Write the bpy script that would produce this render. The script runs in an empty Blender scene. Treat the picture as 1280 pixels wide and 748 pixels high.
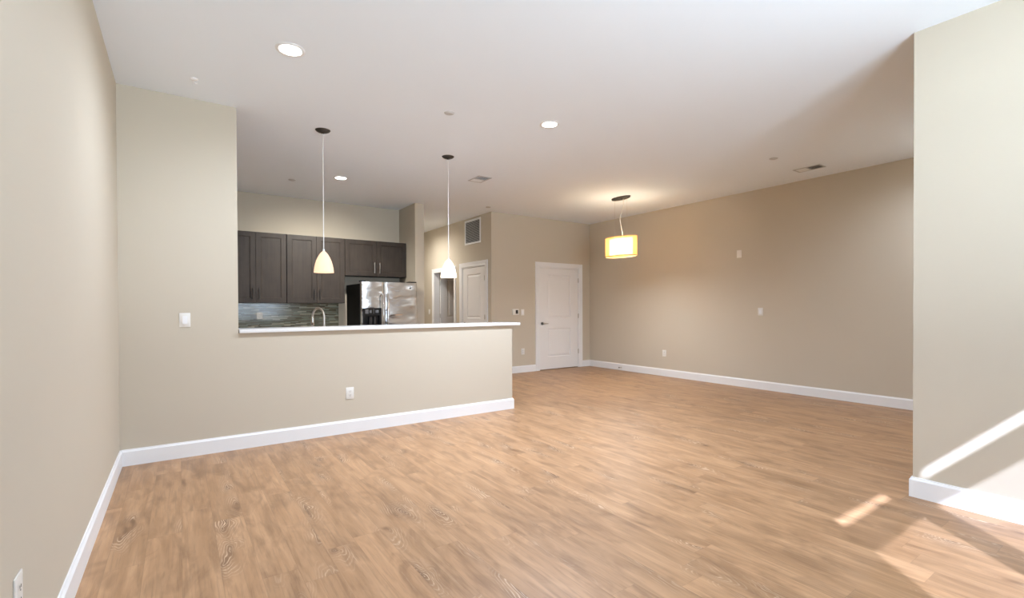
import bpy, bmesh, math, random
from mathutils import Vector, Matrix
random.seed(7)
S = bpy.context.scene
C = S.collection
PI = math.pi
def R(d): return math.radians(d)

# ------------------------------------------------------------------ camera, sky, sun, exposure
cd = bpy.data.cameras.new('camera')
cam = bpy.data.objects.new('camera', cd); C.objects.link(cam)
cd.sensor_width = 36.0
cd.lens = 599.811 * 36.0 / 1280.0
cd.shift_y = 16.39 / 1280.0
cd.clip_start = 0.02
cam.matrix_world = (Matrix.Translation((0, 0, 1.24)) @ Matrix.Rotation(-0.6057, 4, 'Z')
                    @ Matrix.Rotation(PI / 2 - 0.0085, 4, 'X') @ Matrix.Rotation(-0.0039, 4, 'Z'))
S.camera = cam
S.view_settings.view_transform = 'Standard'
S.view_settings.look = 'None'
S.view_settings.exposure = 0.78
S.view_settings.gamma = 1.0
S.view_settings.use_curve_mapping = False

SKY = 14.0          # brightness of the sky outside the windows
UPLIGHT = 50.0       # added light from below the horizon, set strong to brighten the ceiling
SUN = 10.0
CAN_W = 290.0        # each recessed ceiling light
w = bpy.data.worlds.new('world'); S.world = w; w.use_nodes = True
nt = w.node_tree; nt.nodes.clear()
wo = nt.nodes.new('ShaderNodeOutputWorld'); bg = nt.nodes.new('ShaderNodeBackground')
tc = nt.nodes.new('ShaderNodeTexCoord'); sx = nt.nodes.new('ShaderNodeSeparateXYZ')
mr = nt.nodes.new('ShaderNodeMapRange'); mx = nt.nodes.new('ShaderNodeMix'); mx.data_type = 'RGBA'
nt.links.new(tc.outputs['Generated'], sx.inputs[0]); nt.links.new(sx.outputs['Z'], mr.inputs['Value'])
mr.inputs['From Min'].default_value = -0.04; mr.inputs['From Max'].default_value = 0.04
nt.links.new(mr.outputs[0], mx.inputs['Factor'])
mx.inputs['A'].default_value = (0.82 * UPLIGHT, 1.0 * UPLIGHT, 1.17 * UPLIGHT, 1)
mx.inputs['B'].default_value = (0.78 * SKY, 1.0 * SKY, 1.32 * SKY, 1)
nt.links.new(mx.outputs['Result'], bg.inputs['Color']); bg.inputs['Strength'].default_value = 1.0
nt.links.new(bg.outputs[0], wo.inputs['Surface'])

sd = bpy.data.lights.new('sun', 'SUN'); sd.energy = SUN; sd.angle = R(0.6); sd.color = (0.88, 1.0, 1.34)
sun = bpy.data.objects.new('sun', sd); C.objects.link(sun)
sun.rotation_euler = Vector((0.86, 1.0, -1.02)).to_track_quat('-Z', 'Y').to_euler()
sun.location = (-3, -5, 8)

# plan of the place (metres; camera stands at the origin, 1.24 m up)
H = 3.014
XL, YF, XP, XH = -0.397, 4.863, 0.425, 3.367       # left wall, partial wall, its end, half wall's end
YD, XHALL, XR = 7.473, 4.718, 7.193                # wall with the closet door, hall wall, right wall
XPIL, YPIL = 3.928, 1.081                          # corner of the near right wall
YK, XS, XS2, YS = 8.282, 3.267, 3.43, 7.575        # kitchen wall, fridge stub wall
YW = -1.2                                          # window wall behind the camera
YE = 12.0                                          # far end of the hall
BASE_H, BASE_T = 0.129, 0.016
WIN = [(0.985, 1.745), (1.960, 2.710)]
SILL, Z1, Z2, Z3 = 0.95, 2.225, 2.418, 2.520

# portals in the window openings (they only guide sampling of the sky)
for x0, x1 in WIN:
    pl = bpy.data.lights.new('window_portal', 'AREA'); pl.shape = 'RECTANGLE'
    pl.size = x1 - x0; pl.size_y = Z3 - SILL; pl.cycles.is_portal = True
    po = bpy.data.objects.new('window_portal', pl); C.objects.link(po)
    po.location = ((x0 + x1) / 2, YW - 0.1, (SILL + Z3) / 2)
    po.rotation_euler = (PI / 2, 0, 0)      # shines towards +Y, into the room
    po.rotation_euler = Vector((0, 1, 0)).to_track_quat('-Z', 'Z').to_euler()

# ------------------------------------------------------------------ materials
def new_mat(name):
    m = bpy.data.materials.new(name); m.use_nodes = True
    n = m.node_tree; n.nodes.clear()
    out = n.nodes.new('ShaderNodeOutputMaterial'); b = n.nodes.new('ShaderNodeBsdfPrincipled')
    n.links.new(b.outputs[0], out.inputs['Surface'])
    return m, n, b, out
def simple(name, col, rough=0.5, metal=0.0, noise=0.03, scale=8.0, bump=0.0, bscale=200.0, emit=None, estr=0.0, spec=0.5):
    m, n, b, out = new_mat(name)
    t = n.nodes.new('ShaderNodeTexCoord'); no = n.nodes.new('ShaderNodeTexNoise')
    no.inputs['Scale'].default_value = scale; no.inputs['Detail'].default_value = 4
    n.links.new(t.outputs['Object'], no.inputs['Vector'])
    r = n.nodes.new('ShaderNodeMapRange'); n.links.new(no.outputs[0], r.inputs['Value'])
    r.inputs['To Min'].default_value = 1 - noise; r.inputs['To Max'].default_value = 1 + noise
    v = n.nodes.new('ShaderNodeVectorMath'); v.operation = 'SCALE'; v.inputs[0].default_value = col[:3]
    n.links.new(r.outputs[0], v.inputs['Scale']); n.links.new(v.outputs[0], b.inputs['Base Color'])
    b.inputs['Roughness'].default_value = rough; b.inputs['Metallic'].default_value = metal
    b.inputs['Specular IOR Level'].default_value = spec
    if bump:
        n2 = n.nodes.new('ShaderNodeTexNoise'); n2.inputs['Scale'].default_value = bscale
        n.links.new(t.outputs['Object'], n2.inputs['Vector'])
        bp = n.nodes.new('ShaderNodeBump'); bp.inputs['Strength'].default_value = bump; bp.inputs['Distance'].default_value = 0.002
        n.links.new(n2.outputs[0], bp.inputs['Height']); n.links.new(bp.outputs[0], b.inputs['Normal'])
    if emit:
        b.inputs['Emission Color'].default_value = (*emit, 1); b.inputs['Emission Strength'].default_value = estr
    return m

M_WALL = simple('beige_wall_paint', (0.595, 0.525, 0.418), 0.75, noise=0.012, scale=1.5, bump=0.15, bscale=160, spec=0.25)
M_CEIL = simple('white_ceiling_paint', (0.875, 0.92, 0.975), 0.85, noise=0.008, scale=2, bump=0.1, bscale=120, spec=0.15)
M_TRIM = simple('white_trim_paint', (0.86, 0.85, 0.84), 0.4, noise=0.01)
M_DOOR = simple('white_door_paint', (0.86, 0.84, 0.82), 0.42, noise=0.01)
M_PLATE = simple('ivory_plastic', (0.80, 0.77, 0.71), 0.35, noise=0.01)
M_SLOT = simple('dark_slot', (0.05, 0.045, 0.04), 0.6)
M_SCREEN = simple('dark_display', (0.03, 0.03, 0.03), 0.25)
M_QUARTZ = simple('white_quartz', (0.84, 0.83, 0.81), 0.22, noise=0.03, scale=60)
M_NICKEL = simple('brushed_nickel', (0.62, 0.59, 0.55), 0.28, 1.0, noise=0.03)
M_BRONZE_SHADE = simple('dark_bronze_and_handle_shade', (0.075, 0.07, 0.065), 0.38, 0.8, noise=0.1, scale=20)  # bronze of canopies and rosettes, also the painted dark of cabinet handles
M_CHROME = simple('polished_steel', (0.75, 0.73, 0.7), 0.15, 1.0)
M_BLACK = simple('black_fridge_side', (0.005, 0.0045, 0.004), 0.5, noise=0.1, bump=0.2, bscale=300, spec=0.06)
M_BLACKGLOSS = simple('black_gloss_plastic', (0.012, 0.013, 0.015), 0.12)
M_GREYPL = simple('grey_plastic', (0.12, 0.125, 0.135), 0.3)
M_CORD = simple('white_cord', (0.78, 0.76, 0.72), 0.5)
M_VENT = simple('white_vent_enamel', (0.86, 0.87, 0.88), 0.45)
M_VENTFR = simple('grey_vent_enamel', (0.56, 0.56, 0.56), 0.5)
M_VENTDK = simple('grey_gap_shade', (0.10, 0.098, 0.095), 0.7)
M_LENS = simple('glowing_lens', (0.9, 0.9, 0.9), 0.4, emit=(1.0, 0.97, 0.92), estr=9.0)
M_GASKET = simple('grey_gasket', (0.06, 0.06, 0.06), 0.6)

def cab_wood():
    m, n, b, out = new_mat('espresso_stained_wood')
    t = n.nodes.new('ShaderNodeTexCoord'); mp = n.nodes.new('ShaderNodeMapping')
    mp.inputs['Scale'].default_value = (40, 40, 2.2)
    n.links.new(t.outputs['Object'], mp.inputs['Vector'])
    a = n.nodes.new('ShaderNodeTexNoise'); a.inputs['Scale'].default_value = 1.0; a.inputs['Detail'].default_value = 6; a.inputs['Distortion'].default_value = 0.6
    n.links.new(mp.outputs[0], a.inputs['Vector'])
    c = n.nodes.new('ShaderNodeTexNoise'); c.inputs['Scale'].default_value = 5.0; c.inputs['Detail'].default_value = 3
    n.links.new(t.outputs['Object'], c.inputs['Vector'])
    mi = n.nodes.new('ShaderNodeMix'); mi.inputs['Factor'].default_value = 0.45
    n.links.new(a.outputs[0], mi.inputs['A']); n.links.new(c.outputs[0], mi.inputs['B'])
    r = n.nodes.new('ShaderNodeValToRGB'); r.color_ramp.elements[0].position = 0.3; r.color_ramp.elements[1].position = 0.72
    r.color_ramp.elements[0].color = (0.028, 0.020, 0.015, 1); r.color_ramp.elements[1].color = (0.060, 0.045, 0.034, 1)
    n.links.new(mi.outputs['Result'], r.inputs[0]); n.links.new(r.outputs[0], b.inputs['Base Color'])
    b.inputs['Roughness'].default_value = 0.48; b.inputs['Specular IOR Level'].default_value = 0.35
    return m
M_CAB = cab_wood()

def steel():
    m, n, b, out = new_mat('stainless_steel')
    b.inputs['Base Color'].default_value = (0.84, 0.87, 0.92, 1); b.inputs['Metallic'].default_value = 1.0
    t = n.nodes.new('ShaderNodeTexCoord')
    mp = n.nodes.new('ShaderNodeMapping'); mp.inputs['Scale'].default_value = (1.1, 1.0, 2.6)
    n.links.new(t.outputs['Object'], mp.inputs['Vector'])
    a = n.nodes.new('ShaderNodeTexNoise'); a.inputs['Scale'].default_value = 2.6; a.inputs['Detail'].default_value = 1.5
    n.links.new(mp.outputs[0], a.inputs['Vector'])
    bp = n.nodes.new('ShaderNodeBump'); bp.inputs['Strength'].default_value = 0.9; bp.inputs['Distance'].default_value = 0.025
    n.links.new(a.outputs[0], bp.inputs['Height']); n.links.new(bp.outputs[0], b.inputs['Normal'])
    mp2 = n.nodes.new('ShaderNodeMapping'); mp2.inputs['Scale'].default_value = (4, 4, 500)
    n.links.new(t.outputs['Object'], mp2.inputs['Vector'])
    a2 = n.nodes.new('ShaderNodeTexNoise'); a2.inputs['Scale'].default_value = 1.0
    n.links.new(mp2.outputs[0], a2.inputs['Vector'])
    r = n.nodes.new('ShaderNodeMapRange'); r.inputs['To Min'].default_value = 0.17; r.inputs['To Max'].default_value = 0.20
    n.links.new(a2.outputs[0], r.inputs['Value']); n.links.new(r.outputs[0], b.inputs['Roughness'])
    return m
M_STEEL = steel()

def MATH(n, op, a, b=None, c=None):
    k = n.nodes.new('ShaderNodeMath'); k.operation = op
    for i, v in enumerate((a, b, c)):
        if v is None: continue
        if isinstance(v, (int, float)): k.inputs[i].default_value = v
        else: n.links.new(v, k.inputs[i])
    return k.outputs[0]
def COMB(n, x, y, z=0.0):
    k = n.nodes.new('ShaderNodeCombineXYZ')
    for i, v in enumerate((x, y, z)):
        if isinstance(v, (int, float)): k.inputs[i].default_value = v
        else: n.links.new(v, k.inputs[i])
    return k.outputs[0]
def WN(n, vec):
    k = n.nodes.new('ShaderNodeTexWhiteNoise'); k.noise_dimensions = '2D'; n.links.new(vec, k.inputs['Vector']); return k.outputs['Value']
def NOISE(n, vec, scale=1.0, detail=3.0, dist=0.0, rough=0.5):
    k = n.nodes.new('ShaderNodeTexNoise'); n.links.new(vec, k.inputs['Vector'])
    k.inputs['Scale'].default_value = scale; k.inputs['Detail'].default_value = detail
    k.inputs['Distortion'].default_value = dist; k.inputs['Roughness'].default_value = rough
    return k.outputs[0]
def MIXC(n, f, a, b, mode='MIX'):
    k = n.nodes.new('ShaderNodeMix'); k.data_type = 'RGBA'; k.blend_type = mode
    if isinstance(f, (int, float)): k.inputs['Factor'].default_value = f
    else: n.links.new(f, k.inputs['Factor'])
    for s, v in (('A', a), ('B', b)):
        if isinstance(v, tuple): k.inputs[s].default_value = (*v, 1) if len(v) == 3 else v
        else: n.links.new(v, k.inputs[s])
    return k.outputs['Result']
def MAPR(n, v, a, b, c, d):
    k = n.nodes.new('ShaderNodeMapRange'); n.links.new(v, k.inputs['Value'])
    for i, q in zip(('From Min', 'From Max', 'To Min', 'To Max'), (a, b, c, d)): k.inputs[i].default_value = q
    return k.outputs[0]

def floor_mat():
    m, n, b, out = new_mat('oak_plank_floor')
    t = n.nodes.new('ShaderNodeTexCoord'); s = n.nodes.new('ShaderNodeSeparateXYZ')
    n.links.new(t.outputs['Object'], s.inputs[0]); X, Y = s.outputs[0], s.outputs[1]
    PW, PL = 0.152, 1.22
    xs = MATH(n, 'DIVIDE', X, PW); xi = MATH(n, 'FLOOR', xs); xf = MATH(n, 'SUBTRACT', xs, xi)
    off = WN(n, COMB(n, xi, 3.7))
    ys = MATH(n, 'ADD', MATH(n, 'DIVIDE', Y, PL), off); yi = MATH(n, 'FLOOR', ys); yf = MATH(n, 'SUBTRACT', ys, yi)
    pid = WN(n, COMB(n, xi, yi)); pid2 = WN(n, COMB(n, MATH(n, 'ADD', xi, 31.3), yi))
    sh = MATH(n, 'MULTIPLY', pid, 37.0); sh2 = MATH(n, 'MULTIPLY', pid2, 53.0)
    px = MATH(n, 'ADD', X, sh); py = MATH(n, 'ADD', Y, sh2)
    # long soft grain, fine grain, dark flecks
    g1 = NOISE(n, COMB(n, MATH(n, 'MULTIPLY', px, 16.0), MATH(n, 'MULTIPLY', py, 1.9), sh), 1.0, 4.0, 0.7, 0.55)
    g2 = NOISE(n, COMB(n, MATH(n, 'MULTIPLY', px, 85.0), MATH(n, 'MULTIPLY', py, 3.2), sh), 1.0, 4.0, 0.5, 0.65)
    blot = NOISE(n, COMB(n, MATH(n, 'MULTIPLY', px, 7.0), MATH(n, 'MULTIPLY', py, 2.4), sh2), 1.0, 3.0, 0.9, 0.6)
    # knots with rings (cathedral figure), a few per plank
    warp = NOISE(n, COMB(n, MATH(n, 'MULTIPLY', px, 9.0), MATH(n, 'MULTIPLY', py, 3.0), sh), 1.0, 2.0, 0.0)
    vx = MATH(n, 'ADD', MATH(n, 'MULTIPLY', px, 5.2), MATH(n, 'MULTIPLY', MATH(n, 'SUBTRACT', warp, 0.5), 0.8))
    vy = MATH(n, 'ADD', MATH(n, 'MULTIPLY', py, 1.45), MATH(n, 'MULTIPLY', MATH(n, 'SUBTRACT', warp, 0.5), 0.9))
    vo = n.nodes.new('ShaderNodeTexVoronoi'); vo.voronoi_dimensions = '2D'; vo.feature = 'F1'
    vo.inputs['Scale'].default_value = 1.0; n.links.new(COMB(n, vx, vy), vo.inputs['Vector'])
    arc = NOISE(n, COMB(n, MATH(n, 'MULTIPLY', px, 6.0), MATH(n, 'MULTIPLY', py, 3.5), 4.0), 1.0, 2.0)
    d = vo.outputs['Distance']; cc = n.nodes.new('ShaderNodeSeparateColor'); n.links.new(vo.outputs['Color'], cc.inputs[0])
    has = MATH(n, 'GREATER_THAN', cc.outputs[0], 0.58)
    near = MATH(n, 'MULTIPLY', MAPR(n, d, 0.06, 0.44, 1.0, 0.0), has)
    ring = MAPR(n, MATH(n, 'SINE', MATH(n, 'MULTIPLY', MATH(n, 'ADD', d, MATH(n, 'MULTIPLY', warp, 0.25)), 105.0)), 0.25, 1.0, 0.0, 1.0)
    cere = MATH(n, 'MULTIPLY', MATH(n, 'MULTIPLY', ring, near), MATH(n, 'MULTIPLY', MAPR(n, arc, 0.40, 0.56, 0.0, 1.0), MAPR(n, g2, 0.35, 0.55, 0.3, 1.0)))
    knot = MATH(n, 'MULTIPLY', MAPR(n, d, 0.02, 0.16, 1.0, 0.0), has)
    lines = MATH(n, 'MULTIPLY', MAPR(n, g2, 0.60, 0.75, 0.0, 1.0), MAPR(n, blot, 0.45, 0.65, 0.0, 1.0))
    base = MIXC(n, MAPR(n, g1, 0.3, 0.7, 0.0, 1.0), FL_A, FL_B)
    base = MIXC(n, MATH(n, 'MULTIPLY', MAPR(n, blot, 0.48, 0.68, 0.0, 1.0), 0.48), base, FL_D)
    base = MIXC(n, MATH(n, 'MULTIPLY', knot, 0.75), base, FL_D)
    base = MIXC(n, MATH(n, 'MULTIPLY', MATH(n, 'MULTIPLY', near, 0.40), MAPR(n, g2, 0.4, 0.6, 0.3, 1.0)), base, FL_D)
    base = MIXC(n, MATH(n, 'MULTIPLY', cere, 0.95), base, FL_L)
    base = MIXC(n, MATH(n, 'MULTIPLY', lines, 0.38), base, FL_L)
    base = MIXC(n, MATH(n, 'MULTIPLY', MAPR(n, g2, 0.32, 0.50, 1.0, 0.0), 0.38), base, FL_D)
    tone = MAPR(n, pid2, 0.0, 1.0, 0.93, 1.07)
    v = n.nodes.new('ShaderNodeVectorMath'); v.operation = 'SCALE'; n.links.new(base, v.inputs[0]); n.links.new(tone, v.inputs['Scale'])
    ex = MATH(n, 'MINIMUM', MATH(n, 'MULTIPLY', xf, PW), MATH(n, 'MULTIPLY', MATH(n, 'SUBTRACT', 1.0, xf), PW))
    ey = MATH(n, 'MINIMUM', MATH(n, 'MULTIPLY', yf, PL), MATH(n, 'MULTIPLY', MATH(n, 'SUBTRACT', 1.0, yf), PL))
    seam = MAPR(n, MATH(n, 'MINIMUM', ex, ey), 0.0004, 0.0016, 0.35, 0.0)
    col = MIXC(n, seam, v.outputs[0], (0.16, 0.09, 0.05))
    n.links.new(col, b.inputs['Base Color'])
    n.links.new(MAPR(n, g2, 0.3, 0.7, 0.36, 0.46), b.inputs['Roughness'])
    b.inputs['Specular IOR Level'].default_value = 0.4
    bp = n.nodes.new('ShaderNodeBump'); bp.inputs['Strength'].default_value = 0.12; bp.inputs['Distance'].default_value = 0.001
    n.links.new(MATH(n, 'SUBTRACT', g2, MATH(n, 'MULTIPLY', seam, 2.0)), bp.inputs['Height']); n.links.new(bp.outputs[0], b.inputs['Normal'])
    return m
FL_A, FL_B, FL_D, FL_L = (0.345, 0.190, 0.093), (0.505, 0.298, 0.160), (0.170, 0.085, 0.040), (0.70, 0.52, 0.36)
M_FLOOR = floor_mat()

def mosaic():
    m, n, b, out = new_mat('glass_strip_mosaic')
    t = n.nodes.new('ShaderNodeTexCoord'); s = n.nodes.new('ShaderNodeSeparateXYZ')
    n.links.new(t.outputs['Object'], s.inputs[0]); X, Z = s.outputs[0], s.outputs[2]
    TH = 0.0135
    zs = MATH(n, 'DIVIDE', Z, TH); zi = MATH(n, 'FLOOR', zs); zf = MATH(n, 'SUBTRACT', zs, zi)
    off = WN(n, COMB(n, zi, 1.3)); ln = MAPR(n, WN(n, COMB(n, zi, 8.1)), 0, 1, 5.0, 11.0)
    xs = MATH(n, 'ADD', MATH(n, 'MULTIPLY', X, ln), MATH(n, 'MULTIPLY', off, 9.0)); xi = MATH(n, 'FLOOR', xs); xf = MATH(n, 'SUBTRACT', xs, xi)
    pid = WN(n, COMB(n, xi, zi))
    r = n.nodes.new('ShaderNodeValToRGB'); r.color_ramp.interpolation = 'CONSTANT'
    cols = [(0.0, (0.16, 0.155, 0.105)), (0.20, (0.085, 0.070, 0.042)), (0.36, (0.19, 0.195, 0.145)), (0.54, (0.125, 0.118, 0.072)), (0.70, (0.26, 0.265, 0.21)), (0.81, (0.15, 0.115, 0.075)), (0.91, (0.42, 0.39, 0.29))]
    e = r.color_ramp.elements
    e[0].position = 0; e[0].color = (*cols[0][1], 1); e[1].position = cols[1][0]; e[1].color = (*cols[1][1], 1)
    for p_, c_ in cols[2:]:
        q = e.new(p_); q.color = (*c_, 1)
    n.links.new(pid, r.inputs[0])
    gz = MATH(n, 'LESS_THAN', MATH(n, 'MINIMUM', zf, MATH(n, 'SUBTRACT', 1.0, zf)), 0.06)
    gx = MATH(n, 'LESS_THAN', MATH(n, 'MINIMUM', xf, MATH(n, 'SUBTRACT', 1.0, xf)), 0.008)
    g = MATH(n, 'MAXIMUM', gz, gx)
    n.links.new(MIXC(n, g, r.outputs[0], (0.16, 0.145, 0.11)), b.inputs['Base Color'])
    n.links.new(MAPR(n, g, 0, 1, 0.15, 0.7), b.inputs['Roughness'])
    return m
M_MOSAIC = mosaic()

def pane_mat(name, tint):
    m = bpy.data.materials.new(name); m.use_nodes = True; n = m.node_tree; n.nodes.clear()
    out = n.nodes.new('ShaderNodeOutputMaterial'); tr = n.nodes.new('ShaderNodeBsdfTransparent')
    tr.inputs['Color'].default_value = (*tint, 1); gl = n.nodes.new('ShaderNodeBsdfGlossy'); gl.inputs['Roughness'].default_value = 0.02
    mi = n.nodes.new('ShaderNodeMixShader'); mi.inputs[0].default_value = 0.04
    n.links.new(tr.outputs[0], mi.inputs[1]); n.links.new(gl.outputs[0], mi.inputs[2]); n.links.new(mi.outputs[0], out.inputs['Surface'])
    return m
M_CLEAR = pane_mat('clear_glass', (0.95, 0.95, 0.95))
M_SCREENED = pane_mat('screened_glass', (0.58, 0.58, 0.58))

def shade_mat(name, col, emit, estr, alpha=1.0):
    m = bpy.data.materials.new(name); m.use_nodes = True; n = m.node_tree; n.nodes.clear()
    out = n.nodes.new('ShaderNodeOutputMaterial')
    di = n.nodes.new('ShaderNodeBsdfDiffuse'); di.inputs['Color'].default_value = (*col, 1)
    tl = n.nodes.new('ShaderNodeBsdfTranslucent'); tl.inputs['Color'].default_value = (*col, 1)
    em = n.nodes.new('ShaderNodeEmission'); em.inputs['Color'].default_value = (*emit, 1); em.inputs['Strength'].default_value = estr
    tcn = n.nodes.new('ShaderNodeTexCoord'); no = n.nodes.new('ShaderNodeTexNoise'); no.inputs['Scale'].default_value = 14
    n.links.new(tcn.outputs['Object'], no.inputs['Vector'])
    k = MAPR(n, no.outputs[0], 0.2, 0.8, 0.9 * estr, 1.1 * estr); n.links.new(k, em.inputs['Strength'])
    m1 = n.nodes.new('ShaderNodeMixShader'); m1.inputs[0].default_value = 0.4
    n.links.new(di.outputs[0], m1.inputs[1]); n.links.new(tl.outputs[0], m1.inputs[2])
    ad = n.nodes.new('ShaderNodeAddShader'); n.links.new(m1.outputs[0], ad.inputs[0]); n.links.new(em.outputs[0], ad.inputs[1])
    last = ad.outputs[0]
    if alpha < 1:
        tr = n.nodes.new('ShaderNodeBsdfTransparent'); tr.inputs['Color'].default_value = (1.0, 0.88, 0.64, 1)
        m2 = n.nodes.new('ShaderNodeMixShader'); m2.inputs[0].default_value = alpha
        n.links.new(tr.outputs[0], m2.inputs[1]); n.links.new(last, m2.inputs[2]); last = m2.outputs[0]
    n.links.new(last, out.inputs['Surface'])
    return m
M_SHADE_PEACH = shade_mat('peach_glass_shade', (0.55, 0.46, 0.38), (1.0, 0.62, 0.40), 0.5)
M_SHADE_WHITE = shade_mat('lit_white_glass_shade', (0.7, 0.66, 0.6), (1.0, 0.86, 0.68), 1.0)
M_BULB = simple('lit_bulb', (0.9, 0.9, 0.85), 0.4, emit=(1.0, 0.85, 0.66), estr=2.5)
M_DRUM_OUT = shade_mat('sheer_amber_shade', (0.75, 0.46, 0.20), (1.0, 0.52, 0.17), 0.6, alpha=0.5)
M_DRUM_IN = shade_mat('lit_inner_shade', (0.85, 0.8, 0.7), (1.0, 0.93, 0.78), 3.6)
M_DRUM_RIM = simple('amber_rim', (0.72, 0.50, 0.26), 0.5)

# ------------------------------------------------------------------ mesh helpers
def bx(bm, x0, y0, z0, x1, y1, z1, bev=0.0, seg=1):
    t = bmesh.new(); bmesh.ops.create_cube(t, size=1.0)
    for v in t.verts:
        v.co = Vector((x0 + (v.co.x + .5) * (x1 - x0), y0 + (v.co.y + .5) * (y1 - y0), z0 + (v.co.z + .5) * (z1 - z0)))
    if bev > 0: bmesh.ops.bevel(t, geom=t.edges[:], offset=bev, segments=seg, profile=0.5, affect='EDGES')
    merge(bm, t)
def merge(bm, t, mat=None):
    if mat is not None: t.transform(mat)
    me = bpy.data.meshes.new('tmp'); t.to_mesh(me); t.free(); bm.from_mesh(me); bpy.data.meshes.remove(me)
def lathe(bm, prof, seg=32, mat=None, sy=1.0, close=False):
    t = bmesh.new(); rings = []
    for r, z in prof:
        if r < 1e-6: rings.append([t.verts.new((0, 0, z))])
        else: rings.append([t.verts.new((r * math.cos(2*PI*k/seg), sy * r * math.sin(2*PI*k/seg), z)) for k in range(seg)])
    pairs = list(zip(rings, rings[1:])) + ([(rings[-1], rings[0])] if close else [])
    for a, b in pairs:
        for k in range(seg):
            k2 = (k + 1) % seg
            if len(a) == 1 and len(b) == 1: continue
            if len(a) == 1: t.faces.new((a[0], b[k], b[k2]))
            elif len(b) == 1: t.faces.new((a[k], b[0], a[k2]))
            else: t.faces.new((a[k], b[k], b[k2], a[k2]))
    bmesh.ops.recalc_face_normals(t, faces=t.faces[:])
    merge(bm, t, mat)
def tube(bm, pts, r, seg=10, caps=True):
    pts = [Vector(p) for p in pts]; t = bmesh.new(); rings = []
    d0 = (pts[1] - pts[0]).normalized(); up = Vector((0, 0, 1)) if abs(d0.z) < .9 else Vector((1, 0, 0))
    u = d0.cross(up).normalized()
    for i, p in enumerate(pts):
        d = ((pts[min(i+1, len(pts)-1)] - pts[max(i-1, 0)])).normalized()
        u = (u - d * u.dot(d)).normalized(); v = d.cross(u)
        rr = r[i] if isinstance(r, (list, tuple)) else r
        rings.append([t.verts.new(p + rr * (math.cos(2*PI*k/seg) * u + math.sin(2*PI*k/seg) * v)) for k in range(seg)])
    for a, b in zip(rings, rings[1:]):
        for k in range(seg): t.faces.new((a[k], a[(k+1) % seg], b[(k+1) % seg], b[k]))
    if caps: t.faces.new(rings[0][::-1]); t.faces.new(rings[-1])
    bmesh.ops.recalc_face_normals(t, faces=t.faces[:])
    merge(bm, t)
def prism(bm, poly, y0, y1):
    """polygon in (x, z), extruded in y"""
    t = bmesh.new()
    a = [t.verts.new((x, y0, z)) for x, z in poly]; b = [t.verts.new((x, y1, z)) for x, z in poly]
    t.faces.new(a); t.faces.new(b[::-1]); n = len(poly)
    for i in range(n): t.faces.new((a[i], b[i], b[(i+1) % n], a[(i+1) % n]))
    bmesh.ops.recalc_face_normals(t, faces=t.faces[:]); merge(bm, t)
def obj(name, bm, m, parent=None, loc=None, smooth=False):
    me = bpy.data.meshes.new(name); bm.to_mesh(me); bm.free(); me.materials.append(m)
    if smooth:
        for p in me.polygons: p.use_smooth = True
        me.set_sharp_from_angle(angle=R(35))
    o = bpy.data.objects.new(name, me); C.objects.link(o)
    if parent: o.parent = parent
    if loc: o.location = loc
    return o
def BM(): return bmesh.new()
def box(name, m, x0, y0, z0, x1, y1, z1, bev=0.0, parent=None, seg=1):
    b = BM(); bx(b, x0, y0, z0, x1, y1, z1, bev, seg); return obj(name, b, m, parent, smooth=bev > 0 and seg > 1)
def struct(o): o['kind'] = 'structure'; return o
def tag(o, label, cat, group=None):
    o['label'] = label; o['category'] = cat
    if group: o['group'] = group
    return o
def thing(name, label, cat, loc, rotz=0.0, group=None):
    o = bpy.data.objects.new(name, None); C.objects.link(o); o.empty_display_size = 0.1
    o.location = loc; o.rotation_euler = (0, 0, rotz)
    return tag(o, label, cat, group)
def part_label(o, t): o['label'] = t; return o

def panel_slab(bm, x0, z0, x1, z1, yf, T, panels, steps):
    """slab in the XZ plane, front face at y = yf looking to -Y, with recessed panels; steps = [(inset, depth)]"""
    xs = sorted({x0, x1, *[p[0] for p in panels], *[p[2] for p in panels]})
    zs = sorted({z0, z1, *[p[1] for p in panels], *[p[3] for p in panels]})
    t = bmesh.new()
    def quad(*c): t.faces.new([t.verts.new(q) for q in c])
    for i in range(len(xs) - 1):
        for j in range(len(zs) - 1):
            c = (xs[i], zs[j], xs[i+1], zs[j+1])
            if any(abs(c[0]-p[0]) < 1e-6 and abs(c[1]-p[1]) < 1e-6 and abs(c[2]-p[2]) < 1e-6 and abs(c[3]-p[3]) < 1e-6 for p in panels):
                prev = (0.0, 0.0)
                for st in steps:
                    def ring(s): return [(c[0]+s[0], yf+s[1], c[1]+s[0]), (c[2]-s[0], yf+s[1], c[1]+s[0]), (c[2]-s[0], yf+s[1], c[3]-s[0]), (c[0]+s[0], yf+s[1], c[3]-s[0])]
                    a, b = ring(prev), ring(st)
                    for k in range(4): quad(a[k], a[(k+1) % 4], b[(k+1) % 4], b[k])
                    prev = st
                quad(*ring(prev))
            else:
                quad((c[0], yf, c[1]), (c[2], yf, c[1]), (c[2], yf, c[3]), (c[0], yf, c[3]))
    yb = yf + T
    quad((x0, yb, z0), (x0, yb, z1), (x1, yb, z1), (x1, yb, z0))
    quad((x0, yf, z0), (x0, yf, z1), (x0, yb, z1), (x0, yb, z0)); quad((x1, yf, z0), (x1, yb, z0), (x1, yb, z1), (x1, yf, z1))
    quad((x0, yf, z1), (x1, yf, z1), (x1, yb, z1), (x0, yb, z1)); quad((x0, yf, z0), (x0, yb, z0), (x1, yb, z0), (x1, yf, z0))
    bmesh.ops.remove_doubles(t, verts=t.verts[:], dist=1e-5)
    bmesh.ops.recalc_face_normals(t, faces=t.faces[:]); merge(bm, t)

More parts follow.
